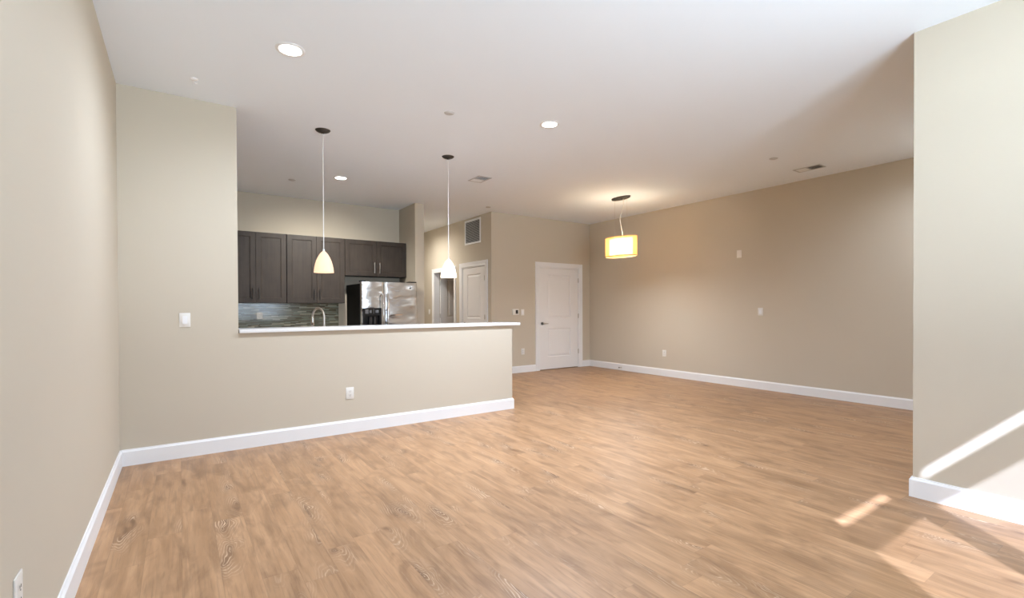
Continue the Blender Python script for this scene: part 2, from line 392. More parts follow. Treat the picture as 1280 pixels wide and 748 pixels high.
def casing_bm(x0, x1, z1):
    """mitred door casing round an opening x0..x1, height z1, in local coords: wall face at y = 0, room towards -Y"""
    prof = [(0.0, 0.0), (0.0, -0.010), (0.012, -0.014), (0.020, -0.011), (0.060, -0.016), (0.080, -0.019), (0.088, -0.018), (0.090, 0.0)]
    t = bmesh.new(); rows = []
    for o, y in prof:
        rows.append([t.verts.new(q) for q in ((x0-o, y, 0), (x0-o, y, z1+o), (x1+o, y, z1+o), (x1+o, y, 0))])
    for a, b in zip(rows, rows[1:]):
        for k in range(3): t.faces.new((a[k], a[k+1], b[k+1], b[k]))
    t.faces.new([r[0] for r in rows]); t.faces.new([r[3] for r in rows][::-1])
    bmesh.ops.recalc_face_normals(t, faces=t.faces[:]); return t

def baseboard(name, pts, side=1):
    """moulded board along wall points; side = +1 puts it to the left of the walking direction"""
    prof = [(0, 0), (BASE_T, 0), (BASE_T, BASE_H-0.018), (BASE_T*0.75, BASE_H-0.011), (BASE_T*0.55, BASE_H-0.006), (BASE_T*0.5, BASE_H), (0, BASE_H)]
    P = [Vector(p) for p in pts]; N = []
    for a, b in zip(P, P[1:]):
        d = (b - a).normalized(); N.append(Vector((-d.y, d.x)) * side)
    t = bmesh.new(); rows = []
    for i, p in enumerate(P):
        if i == 0: o = N[0]
        elif i == len(P)-1: o = N[-1]
        else: o = (N[i-1] + N[i]) / (1 + N[i-1].dot(N[i]))
        rows.append([t.verts.new((p.x + o.x*q, p.y + o.y*q, z)) for q, z in prof])
    for a, b in zip(rows, rows[1:]):
        for k in range(len(prof)): t.faces.new((a[k], a[(k+1) % len(prof)], b[(k+1) % len(prof)], b[k]))
    t.faces.new(rows[0]); t.faces.new(rows[-1][::-1])
    bmesh.ops.recalc_face_normals(t, faces=t.faces[:])
    return struct(obj(name, t, M_TRIM))

# ------------------------------------------------------------------ room shell
struct(box('floor', M_FLOOR, XL-0.2, YW-0.2, -0.1, XR+0.2, YE+0.2, 0.0))
struct(box('ceiling', M_CEIL, XL-0.2, YW-0.2, H, XR+0.2, YE+0.2, H+0.15))
struct(box('wall_left', M_WALL, XL-0.2, YW-0.2, 0, XL, YE+0.2, H))
struct(box('wall_right', M_WALL, XR, YPIL-0.16, 0, XR+0.2, YE+0.2, H))
struct(box('wall_far', M_WALL, XL, YE, 0, XR, YE+0.2, H))
b = BM(); prism(b, [(XL, 0), (XH, 0), (XH, 1.026), (XP, 1.026), (XP, H), (XL, H)], YF, YF+0.14)
struct(obj('wall_front', b, M_WALL))
struct(box('wall_kitchen', M_WALL, XL, YK, 0, XS, YK+0.14, H))
struct(box('wall_stub', M_WALL, XS, YS, 0, XS2, YE, H))
# wall with the closet door
D1X0, D1X1 = 5.842, 6.860          # door 1
b = BM()
bx(b, XHALL, YD, 0, D1X0-0.022, YD+0.13, H); bx(b, D1X1+0.022, YD, 0, XR, YD+0.13, H)
bx(b, D1X0-0.022, YD, 2.037+0.025, D1X1+0.022, YD+0.13, H)
struct(obj('wall_back', b, M_WALL))
# hall wall (faces -X) with a closed door and an open doorway
A0, A1 = 7.703, 8.571              # door 2
B0, B1 = 8.916, 9.905              # door 3 opening
b = BM()
hw = XHALL + 0.13
bx(b, XHALL, YD+0.13, 0, hw, A0-0.022, H); bx(b, XHALL, A1+0.022, 0, hw, B0-0.0, H); bx(b, XHALL, B1, 0, hw, YE, H)
bx(b, XHALL, A0-0.022, 2.062, hw, A1+0.022, H); bx(b, XHALL, B0, 2.045, hw, B1, H)
struct(obj('wall_hall', b, M_WALL))
struct(box('wall_closet', M_WALL, hw, YD+1.2, 0, XR, YD+1.3, H))
# near right wall with its return
b = BM()
poly = [(XPIL, YW), (XPIL, YPIL), (XR, YPIL), (XR, YPIL-0.16), (XPIL+0.16, YPIL-0.16), (XPIL+0.16, YW)]
lo = [b.verts.new((x, y, 0)) for x, y in poly]; hi = [b.verts.new((x, y, H)) for x, y in poly]
b.faces.new(lo); b.faces.new(hi)
for i in range(6): b.faces.new((lo[i], lo[(i+1) % 6], hi[(i+1) % 6], hi[i]))
bmesh.ops.recalc_face_normals(b, faces=b.faces[:])
struct(obj('wall_near_right', b, M_WALL))
# window wall behind the camera
b = BM(); edges = [XL] + [v for p in WIN for v in p] + [XPIL+0.16]
for i in range(0, len(edges), 2): bx(b, edges[i], YW-0.06, 0, edges[i+1], YW, H)
for x0, x1 in WIN:
    bx(b, x0, YW-0.06, 0, x1, YW, SILL); bx(b, x0, YW-0.06, Z3, x1, YW, H)
struct(obj('wall_window', b, M_WALL))
for i, (x0, x1) in enumerate(WIN):
    wn = BM(); f = 0.022
    bx(wn, x0, YW-0.045, SILL, x0+f*.5, YW-0.015, Z3); bx(wn, x1-f*.5, YW-0.045, SILL, x1, YW-0.015, Z3)
    bx(wn, x0, YW-0.045, SILL, x1, YW-0.015, SILL+f); bx(wn, x0, YW-0.045, Z1, x1, YW-0.015, Z2, 0.003)
    wo_ = struct(obj('window_%d' % (i+1), wn, M_TRIM))
    box('window_sill', M_TRIM, x0-0.04, YW, SILL-0.03, x1+0.04, YW+0.06, SILL, 0.004, wo_)
    box('pane', M_SCREENED, x0+f*.5, YW-0.032, SILL+f, x1-f*.5, YW-0.028, Z1, 0, wo_)
    part_label(box('pane', M_CLEAR, x0+f*.5, YW-0.032, Z2, x1-f*.5, YW-0.028, Z3, 0, wo_), 'narrow clear top pane')

# baseboards
baseboard('baseboard_left', [(XL, YF), (XL, YW)], 1)
baseboard('baseboard_front', [(XL, YF), (XH, YF), (XH, YF+0.14)], -1)
baseboard('baseboard_back', [(XHALL, YD+0.11), (XHALL, YD), (D1X0-0.112, YD)], -1)
baseboard('baseboard_back.001', [(D1X1+0.112, YD), (XR, YD)], -1)
baseboard('baseboard_right', [(XR, YD-BASE_T), (XR, YPIL)], -1)
baseboard('baseboard_near_right', [(XPIL+0.6, YPIL), (XPIL, YPIL), (XPIL, YW)], -1)
baseboard('baseboard_stub', [(XS2, YE), (XS2, YS), (XS, YS)], -1)

# ------------------------------------------------------------------ doors
DSTEPS = [(0.004, 0.006), (0.013, 0.012), (0.020, 0.012), (0.050, 0.003)]
def hinge(parent, x, z, y=-0.004):
    b = BM(); tube(b, [(x, y-0.006, z-0.045), (x, y-0.006, z+0.045)], 0.0065, 10)
    bx(b, x-0.018, y-0.002, z-0.044, x+0.004, y+0.001, z+0.044)
    for k in (-0.05, 0.05): lathe(b, [(0, -0.004), (0.0055, 0), (0, 0.004)], 10, Matrix.Translation((x, y-0.006, z+k)))
    return obj('hinge', b, M_NICKEL, parent, smooth=True)
def lever(parent, x, z, dirx, y=0.0):
    b = BM()
    lathe(b, [(0, -0.012), (0.026, -0.012), (0.0315, -0.008), (0.033, 0.0), (0, 0.0)], 28, Matrix.Translation((x, y, z)) @ Matrix.Rotation(-PI/2, 4, 'X') @ Matrix.Scale(-1, 4, (0, 0, 1)))
    h = obj('door_handle', b, M_BRONZE_SHADE, parent, smooth=True)
    b = BM(); tube(b, [(x, y-0.01, z), (x, y-0.045, z)], 0.011, 14)
    tube(b, [(x-0.008*dirx, y-0.048, z), (x+0.03*dirx, y-0.052, z), (x+0.075*dirx, y-0.052, z+0.003), (x+0.118*dirx, y-0.047, z-0.002)], [0.0115, 0.0105, 0.009, 0.007], 12)
    obj('lever', b, M_NICKEL, h, smooth=True)
def door(name, loc, rotz, x0, x1, handle_left=True, open_leaf=False):
    """closed two-panel door in a cased opening; local x along the wall, room to -Y, wall face y = 0"""
    W = x1 - x0; b = BM()
    yf = 0.008 if not open_leaf else 0.0
    pl = [(x0+0.20*W, 0.255, x1-0.20*W, 0.825), (x0+0.20*W, 1.041, x1-0.20*W, 1.905)]
    panel_slab(b, x0+0.003, 0.014, x1-0.003, 2.034, yf, 0.036, pl, DSTEPS)
    o = struct(obj(name, b, M_DOOR)); o.location = loc; o.rotation_euler = (0, 0, rotz)
    if not open_leaf:
        c = casing_bm(x0-0.020, x1+0.020, 2.058); obj('door_casing', c, M_TRIM, o)
        j = BM()
        bx(j, x0-0.022, -0.002, 0, x0, 0.13, 2.040); bx(j, x1, -0.002, 0, x1+0.022, 0.13, 2.040); bx(j, x0-0.022, -0.002, 2.040, x1+0.022, 0.13, 2.062)
        bx(j, x0, 0.046, 0, x0+0.012, 0.080, 2.040); bx(j, x1-0.012, 0.046, 0, x1, 0.080, 2.040); bx(j, x0, 0.046, 2.028, x1, 0.080, 2.040)
        obj('door_jamb', j, M_TRIM, o)
        hx = x1 if handle_left else x0
        for z in (0.334, 1.072, 1.809): hinge(o, hx + (0.003 if handle_left else -0.003), z)
        lever(o, x0+0.070 if handle_left else x1-0.070, 0.928, 1 if handle_left else -1, yf)
    return o
door('door_1', (0, YD, 0), 0, D1X0, D1X1)
# hall doors: local x runs towards -Y of the room
door('door_2', (XHALL, A1, 0), -PI/2, 0, A1-A0)
d3 = door('door_3', (XHALL+0.128, B1-0.052, 0), 0, 0.010, 0.90, open_leaf=True)
for z in (0.334, 1.072, 1.80): hinge(d3, 0.002, z, 0.0)
lever(d3, 0.83, 0.928, -1)
# casing and jamb of the open doorway
c = casing_bm(0.02, B1-B0-0.02, 2.03); o = struct(obj('trim_1', c, M_TRIM)); o.location = (XHALL, B1, 0); o.rotation_euler = (0, 0, -PI/2)
j = BM(); L = B1-B0
bx(j, 0, 0, 0, 0.022, 0.13, 2.045); bx(j, L-0.022, 0, 0, L, 0.13, 2.045); bx(j, 0.022, 0, 2.023, L-0.022, 0.13, 2.045)
obj('door_jamb', j, M_TRIM, o)

# ------------------------------------------------------------------ half wall counter, kitchen
tag(box('bar_countertop', M_QUARTZ, XP+0.006, YF-0.028, 1.0265, 3.474, 5.25, 1.0585, 0.003, seg=2),
    'long white quartz bar countertop capping the beige half wall', 'countertop')

def bar_handle(parent, x, z0, z1, y, m):
    b = BM(); tube(b, [(x, y-0.030, z0), (x, y-0.030, z1)], 0.0062, 12)
    for z in (z0+0.018, z1-0.018): tube(b, [(x, y, z), (x, y-0.030, z)], 0.0045, 8)
    return obj('handle', b, m, parent, smooth=True)
CSTEPS = [(0.004, 0.004), (0.010, 0.0045), (0.013, 0.010), (0.016, 0.010)]
def wall_cabinet(label, x0, x1, z0, z1, hz0, hz1, group, hm=M_BRONZE_SHADE):  # default handle colour has the dark reflection on the metal painted in
    yb, yf = YK-0.002, YK-0.33
    t = thing('wall_cabinet', label, 'cabinet', ((x0+x1)/2, yb, z0), 0, group)
    ox, oz = (x0+x1)/2, z0
    D = yf - yb
    b = BM(); hw_ = (x1-x0)/2; hh = z1-z0; th = 0.018
    bx(b, -hw_, D+0.022, 0, -hw_+th, 0, hh); bx(b, hw_-th, D+0.022, 0, hw_, 0, hh)
    bx(b, -hw_+th, D+0.022, 0, hw_-th, 0, th); bx(b, -hw_+th, D+0.022, hh-th, hw_-th, 0, hh); bx(b, -hw_+th, -0.01, th, hw_-th, 0, hh-th)
    bx(b, -0.02, D+0.022, th, 0.02, D+0.04, hh-th)
    obj('body', b, M_CAB, t)
    for s in (-1, 1):
        xa, xb = (-hw_+0.003, -0.0025) if s < 0 else (0.0025, hw_-0.003)
        b = BM(); st = 0.066
        panel_slab(b, xa, 0.004, xb, hh-0.004, D, 0.020, [(xa+st, 0.004+st, xb-st, hh-0.004-st)], CSTEPS)
        d = obj('cabinet_door', b, M_CAB, t)
        hx = s*0.044
        bar_handle(d, hx, hz0-oz, hz1-oz, D, hm)
    return t
wall_cabinet('tall dark-stained wall cabinet nearest the partial wall, left of the other tall one', 0.510, 1.340, 1.330, 2.380, 1.385, 1.552, 'tall upper cabinets')
wall_cabinet('tall dark-stained wall cabinet between the leftmost cabinet and the one over the refrigerator', 1.346, 2.209, 1.330, 2.380, 1.380, 1.547, 'tall upper cabinets')
wall_cabinet('short wide dark-stained wall cabinet above the refrigerator', 2.214, XS-0.004, 1.782, 2.380, 1.832, 2.012, None, M_NICKEL)

tag(box('backsplash', M_MOSAIC, XL+0.002, YK-0.010, 0.918, 2.190, YK-0.001, 1.329), 'glossy grey-green glass strip mosaic backsplash below the tall cabinets', 'backsplash')

def base_run(nm, label, wl, x0, x1, y0, y1, face):
    b = BM(); bx(b, x0, y0, 0.886, x1, y1, 0.916, 0.003)
    tag(obj('worktop', b, M_QUARTZ), wl, 'worktop')
    n = max(1, round((x1-x0)/0.6)); ws = (x1-x0)/n
    t = thing('base_cabinet', label, 'cabinet', (x0, y0, 0))
    D = y1-y0
    b = BM(); bx(b, 0.004, 0.05, 0.10, x1-x0-0.004, D-0.05, 0.885); bx(b, 0.01, 0.10, 0, x1-x0-0.01, D-0.10, 0.10); obj('body', b, M_CAB, t)
    for k in range(n):
        b = BM(); xa, xb = k*ws+0.006, (k+1)*ws-0.006
        panel_slab(b, xa, 0.11, xb, 0.875, 0.0, 0.02, [(xa+.06, .17, xb-.06, .815)], CSTEPS)
        if face > 0: b.transform(Matrix.Translation((0, D-0.03, 0)) @ Matrix.Scale(-1, 4, (0, 1, 0))); bmesh.ops.reverse_faces(b, faces=b.faces[:])
        else: b.transform(Matrix.Translation((0, 0.03, 0)))
        obj('cabinet_door', b, M_CAB, t)
base_run('back', 'dark-stained base cabinets under the mosaic backsplash', 'white quartz worktop against the mosaic backsplash', XL+0.01, 2.285, YK-0.635, YK-0.011, -1)
base_run('bar', 'dark-stained base cabinets on the kitchen side of the half wall', 'white quartz worktop behind the half wall, holding the faucet', XP+0.006, XH, YF+0.142, YF+0.78, 1)

# faucet on the lower worktop behind the bar
fx, fy = 1.285, 5.43
t = thing('kitchen_faucet', 'brushed nickel gooseneck kitchen faucet standing behind the bar countertop', 'faucet', (fx, fy, 0.916), R(24))
b = BM(); lathe(b, [(0, 0), (0.030, 0), (0.030, 0.006), (0.022, 0.014), (0.020, 0.075), (0.017, 0.085), (0, 0.085)], 24); obj('base', b, M_NICKEL, t, smooth=True)
rr = 0.098; zc = 0.232; pts = [(0, 0, 0.08), (0, 0, zc)]
for k in range(1, 15):
    a = PI * k / 14; pts.append((0, rr - rr*math.cos(a), zc + rr*math.sin(a)))
b = BM(); tube(b, pts, 0.0115, 14); obj('spout', b, M_NICKEL, t, smooth=True)
b = BM(); lathe(b, [(0, -0.095), (0.014, -0.095), (0.0175, -0.080), (0.0165, -0.03), (0.0135, 0.0), (0.012, 0.008), (0, 0.008)], 20, Matrix.Translation((0, 2*rr, zc))); obj('spray_head', b, M_CHROME, t, smooth=True)
b = BM(); tube(b, [(0.015, 0, 0.055), (0.045, 0, 0.060), (0.095, 0, 0.085)], [0.010, 0.008, 0.006], 12); obj('lever', b, M_NICKEL, t, smooth=True)

# refrigerator
FX0, FX1, FYF, FZ = 2.312, 3.243, 7.43, 1.660
t = thing('refrigerator', 'stainless steel side-by-side refrigerator with black sides and a door dispenser', 'refrigerator', (FX0, FYF, 0))
FW = FX1-FX0
part_label(box('body', M_BLACK, 0.004, 0.075, 0.02, FW-0.004, YK-0.04-FYF, FZ-0.025, 0.006, t), 'black fridge body')
box('base_grille', M_BLACKGLOSS, 0.02, 0.05, 0.0, FW-0.02, 0.30, 0.07, 0.004, t)
def fridge_door(nm, x0, x1, cut=None):
    """slightly bowed door front made of a grid of quads; cut = dispenser opening"""
    b = BM(); nx = 24
    zs = [0.085, FZ] if not cut else [0.085, cut[1], cut[3], FZ]
    xs = sorted(set([x0 + (x1-x0)*k/nx for k in range(nx+1)] + ([cut[0], cut[2]] if cut else [])))
    def yf(x):
        u = (x-x0)/(x1-x0)*2-1
        e = min(x-x0, x1-x); r = 0.012
        y = 0.016*u*u
        if e < r: y += r - math.sqrt(max(0, r*r-(r-e)**2))
        return y
    V = {}
    def v(x, z, back=False):
        k = (round(x, 5), round(z, 5), back)
        if k not in V: V[k] = b.verts.new((x, 0.068 if back else yf(x), z))
        return V[k]
    for i in range(len(xs)-1):
        for j in range(len(zs)-1):
            if cut and j == 1 and xs[i] >= cut[0]-1e-6 and xs[i+1] <= cut[2]+1e-6: continue
            b.faces.new((v(xs[i], zs[j]), v(xs[i+1], zs[j]), v(xs[i+1], zs[j+1]), v(xs[i], zs[j+1])))
        for z in (zs[0], zs[-1]): b.faces.new((v(xs[i], z), v(xs[i+1], z), v(xs[i+1], z, True), v(xs[i], z, True)))
    for x in (x0, x1):
        for j in range(len(zs)-1): b.faces.new((v(x, zs[j]), v(x, zs[j+1]), v(x, zs[j+1], True), v(x, zs[j], True)))
    bmesh.ops.recalc_face_normals(b, faces=b.faces[:])
    return obj(nm, b, M_STEEL, t, smooth=True)
DC = (0.024, 0.86, 0.316, 1.246)
dl = fridge_door('fridge_door', 0.0, 0.366, DC); dr = fridge_door('fridge_door', 0.373, FW)
b = BM()
for x0, x1, z0, z1 in ((DC[0]-.004, DC[0]+.026, DC[1]-.004, DC[3]+.004), (DC[2]-.026, DC[2]+.004, DC[1]-.004, DC[3]+.004), (DC[0]+.026, DC[2]-.026, DC[3]-.115, DC[3]+.004), (DC[0]+.026, DC[2]-.026, DC[1]-.004, DC[1]+.02)):
    bx(b, x0, -0.004, z0, x1, 0.066, z1, 0.003)
bx(b, DC[0]+.02, 0.055, DC[1]+.01, DC[2]-.02, 0.066, DC[3]-.1)
dp = part_label(obj('dispenser', b, M_BLACKGLOSS, dl), 'black ice and water dispenser')
b = BM()
bx(b, DC[0]+.034, -0.0065, DC[3]-.085, DC[0]+.085, -0.003, DC[3]-.02, 0.002); bx(b, DC[0]+.100, -0.0065, DC[3]-.075, DC[0]+.135, -0.003, DC[3]-.03, 0.002)
bx(b, DC[0]+.165, -0.0065, DC[3]-.085, DC[0]+.172, -0.003, DC[3]-.015, 0.001); bx(b, DC[0]+.195, -0.0065, DC[3]-.075, DC[0]+.245, -0.003, DC[3]-.03, 0.002)
part_label(obj('control_panel', b, M_GREYPL, dp), 'grey button panel')
b = BM(); bx(b, DC[0]+.105, 0.02, DC[3]-.26, DC[0]+.155, 0.032, DC[3]-.13, 0.004); bx(b, DC[0]+.175, 0.02, DC[3]-.26, DC[0]+.215, 0.032, DC[3]-.13, 0.004); obj('paddle', b, M_SCREEN, dp)
for d, x in ((dl, 0.334), (dr, 0.408)):
    b = BM(); pts = [(x, 0.004, 1.468), (x, -0.030, 1.462), (x, -0.050, 1.44), (x, -0.056, 1.2), (x, -0.058, 0.98), (x, -0.056, 0.75), (x, -0.050, 0.50), (x, -0.030, 0.478), (x, 0.004, 0.472)]
    tube(b, pts, [0.015, 0.015, 0.0145, 0.013, 0.013, 0.013, 0.0145, 0.015, 0.015], 14); part_label(obj('handle', b, M_CHROME, d, smooth=True), 'bright bowed bar handle')
b = BM(); lathe(b, [(0, 0), (0.0135, 0), (0.0135, 0.003), (0.011, 0.004), (0, 0.004)], 20, Matrix.Translation((3.118-FX0, 0.0052, 1.572)) @ Matrix.Rotation(PI/2, 4, 'X'))
part_label(obj('badge', b, M_SCREEN, dr, smooth=True), 'small round dark badge')
for x0, x1 in ((0.0, 0.075), (FW-0.145, FW-0.01)):
    box('hinge_cover', M_BLACKGLOSS, x0, 0.012, FZ+0.001, x1, 0.13, FZ+0.020, 0.006, t, 2)

# ------------------------------------------------------------------ lamps
def pendant(label, x, y, m, watts, col):
    t = thing('pendant_lamp', label, 'pendant lamp', (x, y, H), 0, 'pendant lamps over the bar')
    b = BM(); lathe(b, [(0, -0.034), (0.012, -0.034), (0.016, -0.026), (0.045, -0.020), (0.064, -0.010), (0.072, 0.0), (0, 0.0)], 32); obj('canopy', b, M_BRONZE_SHADE, t, smooth=True)
    b = BM(); tube(b, [(0, 0, -0.03), (0, 0, -1.19)], 0.0042, 8); obj('cord', b, M_CORD, t, smooth=True)
    b = BM(); lathe(b, [(0, -1.18), (0.008, -1.18), (0.011, -1.20), (0.013, -1.212), (0, -1.212)], 16); obj('cap', b, M_CORD, t, smooth=True)
    b = BM()
    prof = [(0.010, -1.200), (0.024, -1.212), (0.040, -1.232), (0.057, -1.262), (0.072, -1.298), (0.083, -1.335), (0.090, -1.372), (0.0945, -1.414)]
    inner = [(r-0.004, z+0.0005) for r, z in reversed(prof)]; inner[-1] = (0.006, -1.203)
    lathe(b, prof + inner, 40, close=True); obj('lamp_shade', b, m, t, smooth=True)
    b = BM(); lathe(b, [(0, -1.225), (0.012, -1.23), (0.014, -1.26), (0.026, -1.30), (0.028, -1.325), (0.018, -1.348), (0, -1.355)], 20); obj('bulb', b, M_BULB, t, smooth=True)
    l = bpy.data.lights.new('pendant_light', 'SPOT'); l.energy = watts; l.color = col; l.spot_size = R(150); l.spot_blend = 1.0; l.shadow_soft_size = 0.05
    lo = bpy.data.objects.new('pendant_light', l); C.objects.link(lo); lo.parent = t; lo.location = (0, 0, -1.40)
    return t
pendant('pendant lamp with a small peach-tinted bell shade, hanging in front of the tall cabinets', 1.184, 4.998, M_SHADE_PEACH, 2.5, (1, .8, .55))
pendant('pendant lamp with a glowing white bell shade, hanging in front of the hall doors', 2.595, 5.049, M_SHADE_WHITE, 2.5, (1, .85, .62))

# oval drum pendant: long axis along Y
t = thing('drum_pendant_lamp', 'oval drum pendant lamp with a sheer amber shade round a glowing inner shade', 'pendant lamp', (5.853, 5.362, H), PI/2)
AX, AY = 0.30, 0.17
b = BM(); lathe(b, [(0, -0.030), (0.16, -0.030), (0.185, -0.022), (0.19, -0.004), (0.19, 0.0), (0, 0.0)], 40, sy=0.42); obj('canopy', b, M_BRONZE_SHADE, t, smooth=True)
for k in (-0.13, 0.13):
    b = BM(); tube(b, [(k, 0, -0.02), (k, 0, -0.655)], 0.0012, 6); obj('suspension_wire', b, M_NICKEL, t)
b = BM(); tube(b, [(-0.05, 0, -0.03), (-0.055, 0, -0.12), (-0.03, 0.01, -0.22), (0.012, 0.01, -0.33), (0.002, 0.0, -0.44), (-0.03, 0, -0.56), (-0.04, 0, -0.66)], 0.004, 8); obj('power_cord', b, M_CORD, t, smooth=True)
b = BM()
lathe(b, [(AX, -0.645), (AX, -0.945), (AX-0.003, -0.945), (AX-0.003, -0.645)], 56, sy=AY/AX, close=True); obj('outer_shade', b, M_DRUM_OUT, t, smooth=True)
b = BM()
for z in (-0.643, -0.947): lathe(b, [(AX+0.002, z-0.006), (AX+0.002, z+0.006), (AX-0.005, z+0.006), (AX-0.005, z-0.006)], 56, sy=AY/AX, close=True)
obj('rim', b, M_DRUM_RIM, t, smooth=True)
b = BM(); lathe(b, [(AX-0.075, -0.668), (AX-0.075, -0.915), (AX-0.078, -0.915), (AX-0.078, -0.668)], 48, sy=(AY-0.055)/(AX-0.075), close=True); obj('inner_shade', b, M_DRUM_IN, t, smooth=True)
b = BM(); lathe(b, [(0, -0.912), (AX-0.08, -0.912), (AX-0.08, -0.909), (0, -0.909)], 48, sy=(AY-0.06)/(AX-0.08)); obj('diffuser', b, M_DRUM_IN, t, smooth=True)
b = BM(); tube(b, [(-AX+0.004, 0, -0.66), (AX-0.004, 0, -0.66)], 0.004, 8); tube(b, [(0, -AY+0.004, -0.66), (0, AY-0.004, -0.66)], 0.004, 8); obj('spider', b, M_NICKEL, t)
for k in (-0.09, 0.09):
    l = bpy.data.lights.new('drum_light', 'POINT'); l.energy = 0.4; l.color = (1, .9, .7); l.shadow_soft_size = 0.06
    lo = bpy.data.objects.new('drum_light', l); C.objects.link(lo); lo.parent = t; lo.location = (k, 0, -0.55)
l = bpy.data.lights.new('drum_light', 'SPOT'); l.energy = 62; l.color = (0.95, 1.0, 1.08); l.spot_size = R(172); l.spot_blend = 1.0; l.shadow_soft_size = 0.12
lo = bpy.data.objects.new('drum_light', l); C.objects.link(lo); lo.parent = t; lo.location = (0, 0, -0.96)

def can(label, x, y, watts, col=(0.87, 1.0, 1.2), tilt=0):
    t = thing('recessed_light', label, 'ceiling light', (x, y, H), 0, 'recessed ceiling lights')
    b = BM(); lathe(b, [(0.070, -0.001), (0.074, -0.006), (0.088, -0.006), (0.095, -0.002), (0.095, 0.0), (0.070, 0.0)], 36, close=True); obj('trim_ring', b, M_TRIM, t, smooth=True)
    b = BM(); lathe(b, [(0, -0.004), (0.045, -0.0035), (0.071, -0.001), (0.071, 0.0), (0, 0.0)], 36); obj('lens', b, M_LENS, t, smooth=True)
    l = bpy.data.lights.new('can_light', 'SPOT'); l.energy = watts; l.color = col; l.spot_size = R(172); l.spot_blend = 1.0; l.shadow_soft_size = 0.06
    if tilt: l.spot_size = R(130)      # beam tilted and narrowed to keep the bar's shadow line off the floor
    lo = bpy.data.objects.new('can_light', l); C.objects.link(lo); lo.parent = t; lo.location = (0, 0, -0.02); lo.rotation_euler = (R(tilt), 0, 0)
can('round recessed ceiling light nearest the left wall, largest in view', 0.637, 3.570, CAN_W * 0.28)
can('round recessed ceiling light in the living room, right of both bar pendants', 2.952, 3.612, CAN_W)
can('round recessed ceiling light over the kitchen, beside the cord of the peach pendant', 1.810, 6.676, CAN_W * 0.64, (1.0, 0.96, 0.88), 25)
can('round recessed ceiling light in the hall, in front of the open doorway', 3.93, 9.50, CAN_W * 0.32, (1.0, 0.97, 0.92))
can('added round fill light in the ceiling, out of view behind the near right wall', 6.30, 1.45, CAN_W * 0.20)  # unseen fitting, added to lift the far right wall and rear ceiling

# ------------------------------------------------------------------ ceiling fittings
def cover(label, x, y, r=0.045):
    b = BM(); lathe(b, [(0, -0.010), (r*0.72, -0.0095), (r*0.80, -0.006), (r, -0.004), (r*1.05, 0.0), (0, 0.0)], 28)
    o = obj('sprinkler_cover', b, M_VENTFR, None, (x, y, H), True)
    return tag(o, label, 'sprinkler', 'ceiling sprinkler covers')
cover('small round sprinkler cover on the ceiling above the white-shaded pendant', 2.026, 3.913)
cover('small round sprinkler cover on the ceiling beside the right-hand air vent', 5.842, 2.940)
cover('round sprinkler cover on the ceiling just in front of the hall corner', 4.466, 7.168)
cover('round sprinkler cover on the kitchen ceiling left of the peach pendant cord', 1.284, 7.152)
t = thing('ceiling_hook', 'small white round hook plate on the ceiling near the partial wall', 'hook', (0.105, 4.437, H))
b = BM(); lathe(b, [(0, -0.012), (0.018, -0.010), (0.026, -0.004), (0.028, 0), (0, 0)], 24); obj('plate', b, M_TRIM, t, smooth=True)
b = BM(); tube(b, [(0, 0, -0.01), (0, 0, -0.022), (0.008, 0, -0.034), (0.018, 0, -0.032), (0.020, 0, -0.022)], 0.0032, 8); obj('hook', b, M_TRIM, t, smooth=True)

def register(label, x0, x1, y0, y1):
    cx, cy = (x0+x1)/2, (y0+y1)/2; a, c = (x1-x0)/2, (y1-y0)/2; f = 0.022
    t = thing('ceiling_vent', label, 'vent', (cx, cy, H), 0, 'ceiling air vents')
    b = BM()
    bx(b, -a, -c, -0.006, -a+f, c, 0, 0.002); bx(b, a-f, -c, -0.006, a, c, 0, 0.002); bx(b, -a+f, -c, -0.006, a-f, -c+f, 0, 0.002); bx(b, -a+f, c-f, -0.006, a-f, c, 0, 0.002)
    bx(b, -a+f, -0.005, -0.006, a-f, 0.005, 0)
    obj('frame', b, M_VENTFR, t)
    box('shade_sheet', M_VENTDK, -a+f, -c+f, -0.0015, a-f, c-f, -0.0005, 0, t)  # thin dark sheet, painted shade for the gaps between louvres
    n = 6
    for s in (-1, 1):
        for k in range(n):
            yy = s*(0.010 + (c-f-0.012)*(k+0.5)/n); b = BM(); hw_ = (c-f-0.012)/n*0.54 if s > 0 else 0.0045
            tt = bmesh.new(); bmesh.ops.create_cube(tt, size=1.0); tt.transform(Matrix.Translation((0, yy, -0.0052 if s > 0 else -0.0045)) @ Matrix.Rotation(R(4 if s > 0 else 40), 4, 'X') @ Matrix.Diagonal((2*(a-f), 2*hw_ if s < 0 else 2*hw_, 0.001, 1)))
            merge(b, tt); obj('louvre', b, M_VENT, t)
    return t
register('square white ceiling air vent near the white-shaded bar pendant', 3.300, 3.510, 5.530, 5.832)
register('white ceiling air vent close to the right wall', 6.540, 6.730, 2.730, 3.052)

